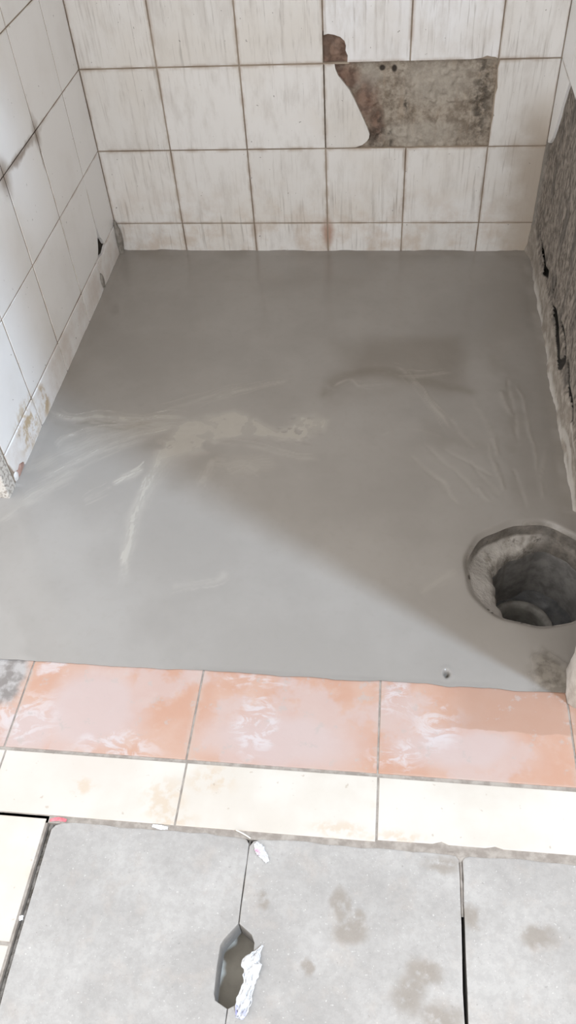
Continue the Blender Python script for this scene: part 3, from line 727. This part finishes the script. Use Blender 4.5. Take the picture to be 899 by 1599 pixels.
for lo, hi in [((-5, -7, -.3), (6, -2.38, -.125)), ((-5, -2.38, -.3), (-.598, .5, -.125)), ((1.598, -2.38, -.3), (6, .5, -.125))]: add_box(bm, lo, hi)
struct(link('ground', bm_mesh(bm, 'ground'), YARD), 'plain concrete yard outside the stall')
# ---------------------------------------------------------------- gutter and its concrete covers
GUT = mat_simple('gutter_cement', (.50, .46, .395), (.64, .60, .52), 18, .7)
bm = bmesh.new()
for lo, hi in [((.2815, -2.4, -.10), (1.6, -1.62, -.074)), ((.2815, -1.665, -.074), (1.6, -1.62, -.052)), ((.2815, -2.4, -.074), (1.6, -1.905, -.052)), ((.2815, -1.905, -.074), (.30, -1.665, -.052))]: add_box(bm, lo, hi)
struct(link('gutter', bm_mesh(bm, 'gutter'), GUT), 'shallow cement gutter under the concrete covers')
st = lambda u, v: tuple(on(u, v))
STAINS = [(st(532, 1412), (.012, .022, .06), .45), (st(545, 1455), (.024, .018, .06), .45), (st(560, 1440), (.010, .016, .06), .5), (st(410, 1407), (.010, .010, .06), .5), (st(690, 1348), (.024, .013, .06), .5), (st(660, 1520), (.022, .016, .06), .5), (st(640, 1550), (.020, .024, .06), .6), (st(840, 1462), (.022, .014, .06), .5), (st(480, 1508), (.006, .010, .06), .5), (st(735, 1430), (.010, .014, .06), .6), (st(690, 1585), (.03, .014, .06), .6), (st(378, 1305), (.012, .008, .06), .6), (st(640, 1322), (.016, .005, .06), .6)]
CONC = mat_concrete('pale_cast_concrete', (.315, .294, .272), (.40, .376, .35), STAINS)
sx0, sx1 = .569, .616; sy = [-1.735, -1.757, -1.829, -1.8375]; jx = .5905
def slab(x0, x1, notch_r=False, notch_l=False, seed=0, half=(.0, .0)):
    r = random.Random(seed); T = -1.6175; Bt = -1.952; g = .0006
    x0 += g; x1 -= g; j = lambda: (r.random() - .5) * .0016
    pts = [(x0 + .004, Bt)] + [(x0 + (x1 - x0) * t, Bt + j()) for t in (.25, .5, .75)] + [(x1 - .004, Bt), (x1, Bt + .005)]
    ry = [-1.90, -1.87] if not notch_r else [-1.90, -1.86]
    pts += [(x1 + j() * .6, y) for y in ry]
    if notch_r: pts += [(x1, -1.8375), (sx0 + .004, -1.8295), (sx0 + .0012, -1.822), (sx0, -1.79), (sx0 + .0005, -1.764), (sx0 + .004, -1.7565), (x1, -1.735)]
    else: pts += [(x1 + j() * .8, y) for y in (-1.83, -1.79, -1.75)]
    pts += [(x1 + j() * .7, y) for y in (-1.71, -1.68, -1.65)]
    c = .006 + .010 * r.random()
    pts += [(x1, T - c), (x1 - c * .5, T - c * .35), (x1 - c * 1.5, T - .001)]
    pts += [(x1 - (x1 - x0) * t, T + j() * 2.2) for t in (.15, .22, .3, .38, .46, .55, .64, .73, .82, .9)]
    c = .006 + .008 * r.random()
    pts += [(x0 + c * 1.3, T - .001), (x0 + c * .4, T - c * .4), (x0, T - c)]
    pts += [(x0 + j() * .7, y) for y in (-1.65, -1.68, -1.71)]
    if notch_l: pts += [(x0, -1.735), (sx1 - .006, -1.7475), (sx1 - .001, -1.757), (sx1, -1.79), (sx1 - .0005, -1.816), (sx1 - .004, -1.825), (x0, -1.8375)]
    else: pts += [(x0 + j() * .8, y) for y in (-1.75, -1.79, -1.83)]
    pts += [(x0 + j() * .7, y) for y in (-1.86, -1.90)] + [(x0, Bt + .005)]
    me = prism_mesh('concrete_cover', pts, .045, .0016)
    return link('concrete_cover', me, CONC, None, (0, 0, -.0005), (-math.pi / 2, 0, 0))
tag(slab(.2895, jx, notch_r=True, seed=3), 'grey concrete cover slab beside the cream tiles, finger slot in its right edge', 'slab', 'concrete gutter covers')
tag(slab(jx, .8925, notch_l=True, seed=5), 'middle grey concrete cover slab with a brown crescent stain', 'slab', 'concrete gutter covers')
tag(slab(.8965, 1.1985, seed=8), 'grey concrete cover slab in the bottom right corner, whole edges', 'slab', 'concrete gutter covers')
# soil and mortar packed into the joint around the covers
DIRT = mat_simple('joint_dirt', (.10, .085, .068), (.26, .23, .20), 90, .95, .1, .8)
def ribbon(name, pts, width, z, seed, amp=.002):
    L = smooth_line(pts, 14); n = len(L); P = np.zeros((n, 7, 3))
    t = np.gradient(L, axis=0); t /= np.linalg.norm(t, axis=1)[:, None] + 1e-9; nn = np.stack([-t[:, 1], t[:, 0]], -1)
    for j in range(7):
        s = (j / 6 - .5) * 2; w = width * (.75 + .5 * fbm(L[:, 0], L[:, 1], 30, 3, seed))
        q = L + nn * (s * w)[:, None]; P[:, j, :2] = q; P[:, j, 2] = z - .004 * abs(s) ** 2 + amp * (fbm(q[:, 0], q[:, 1], 120, 3, seed + 1) - .5) * 2
    return grid_mesh(name, P)
fill1 = link('joint_fill', ribbon('joint_fill', [(.281, -1.6135), (.45, -1.6132), (.70, -1.6125), (.90, -1.612), (1.2, -1.611)], .0055, -.0060, 5), DIRT); struct(fill1)
fill2 = link('joint_fill', ribbon('joint_fill', [(.2855, -1.61), (.2852, -1.70), (.2850, -1.80), (.285, -1.95)], .0042, -.0070, 7), DIRT); struct(fill2)
struct(link('joint_fill', ribbon('joint_fill', [(jx, -1.612), (jx, -1.66), (jx, -1.70), (jx, -1.733)], .0016, -.0028, 13, .0012), DIRT))
fill3 = link('joint_fill', ribbon('joint_fill', [(.8945, -1.61), (.8947, -1.65), (.8945, -1.70)], .0030, -.0022, 9), BED); struct(fill3)
fill4 = link('joint_fill', ribbon('joint_fill', [(.86, -1.6145), (.885, -1.6165), (.8945, -1.622), (.905, -1.6165), (.925, -1.614)], .0055, -.0016, 11), BED); struct(fill4)

# ---------------------------------------------------------------- litter
def crumple(name, pts, widths, mat, label, cat, seed, lift=.004, amp=.006, folds=9):
    L = smooth_line(pts, 10); n = len(L); mW = 15; P = np.zeros((n, mW, 3))
    wv = np.interp(np.linspace(0, 1, n), np.linspace(0, 1, len(widths)), widths)
    t = np.gradient(L, axis=0); t /= np.linalg.norm(t, axis=1)[:, None] + 1e-9; nn = np.stack([-t[:, 1], t[:, 0], 0 * t[:, 0]], -1)
    u = np.linspace(0, 1, n)
    for j in range(mW):
        s = (j / (mW - 1) - .5) * 2
        w = wv * s * (1 + .35 * (fbm(u * folds, np.full(n, s * 2.0), 1.3, 3, seed) - .5) * 2)
        q = L + nn * w[:, None]
        bulge = wv * .55 * np.sqrt(max(0, 1 - s * s * .95))
        q[:, 2] += bulge * .7 + lift * 0 + amp * (fbm(u * folds, np.full(n, s * 3.0 + 5), 1.6, 3, seed + 3) - .5) * 2 * np.minimum(1, wv / .006)
        P[:, j] = q
    c = P.reshape(-1, 3).mean(0); me = grid_mesh(name, P - c, smooth=False)
    o = link(name, me, mat, None, tuple(c))
    sm = o.modifiers.new('thickness', 'SOLIDIFY'); sm.thickness = .0008
    return tag(o, label, cat)
def gp(u, v, z): p = on(u, v, 2, z); return (p[0], p[1], p[2])
TI = mat_paper('white_tissue', (.22, .22, .45), gp(374, 1585, .0), (.010, .010, .05))
crumple('tissue', [gp(410, 1476, .002), gp(402, 1488, .003), gp(394, 1502, .0035), (.6165, -1.7930, .003), gp(389, 1535, .002), gp(383, 1556, .002), gp(378, 1576, .0015), gp(372, 1590, .001)], [.0008, .004, .013, .011, .009, .010, .009, .004], TI, 'crumpled white tissue strip lying over the slot in the concrete covers', 'tissue', 3)
SC1 = mat_paper('scrap_paper', (.62, .28, .42), gp(399, 1333, .0), (.006, .006, .05))
crumple('paper_scrap', [gp(399, 1316, .001), gp(404, 1325, .001), gp(410, 1334, .001), gp(418, 1346, .0006)], [.003, .007, .006, .003], SC1, 'torn white and pink paper scrap on the middle concrete cover', 'paper', 11, amp=.003)
RP = mat_simple('red_plastic', (.55, .12, .14), (.66, .24, .26), 60, .5)
crumple('wrapper_bit', [gp(78, 1281, .000), gp(90, 1279, .000), gp(104, 1281, .000)], [.002, .003, .002], RP, 'small red plastic bit in the joint at the slab corner', 'litter', 14, amp=.002)
WP = mat_simple('white_scrap', (.72, .71, .72), (.84, .83, .83), 60, .9)
crumple('paper_scrap', [gp(238, 1289, .000), gp(250, 1292, .000), gp(262, 1293, .000)], [.002, .0035, .002], WP, 'tiny white paper bit in the joint below the cream tile', 'paper', 17, amp=.002)
crumple('paper_scrap', [gp(33, 1430, -.001), gp(33, 1437, -.001)], [.003, .0025], WP, 'tiny white paper bit in the joint left of the concrete cover', 'paper', 19, amp=.002)
SB = mat_simple('straw_bit', (.62, .57, .50), (.74, .70, .64), 60, .7)
tag(link('straw', tube_mesh('straw', smooth_line([gp(368, 1296, .003), gp(380, 1302, .003), gp(391, 1309, .0015)], 5), [.0011] * 11, 6), SB), 'thin pale straw bit lying across the joint above the slot', 'straw')
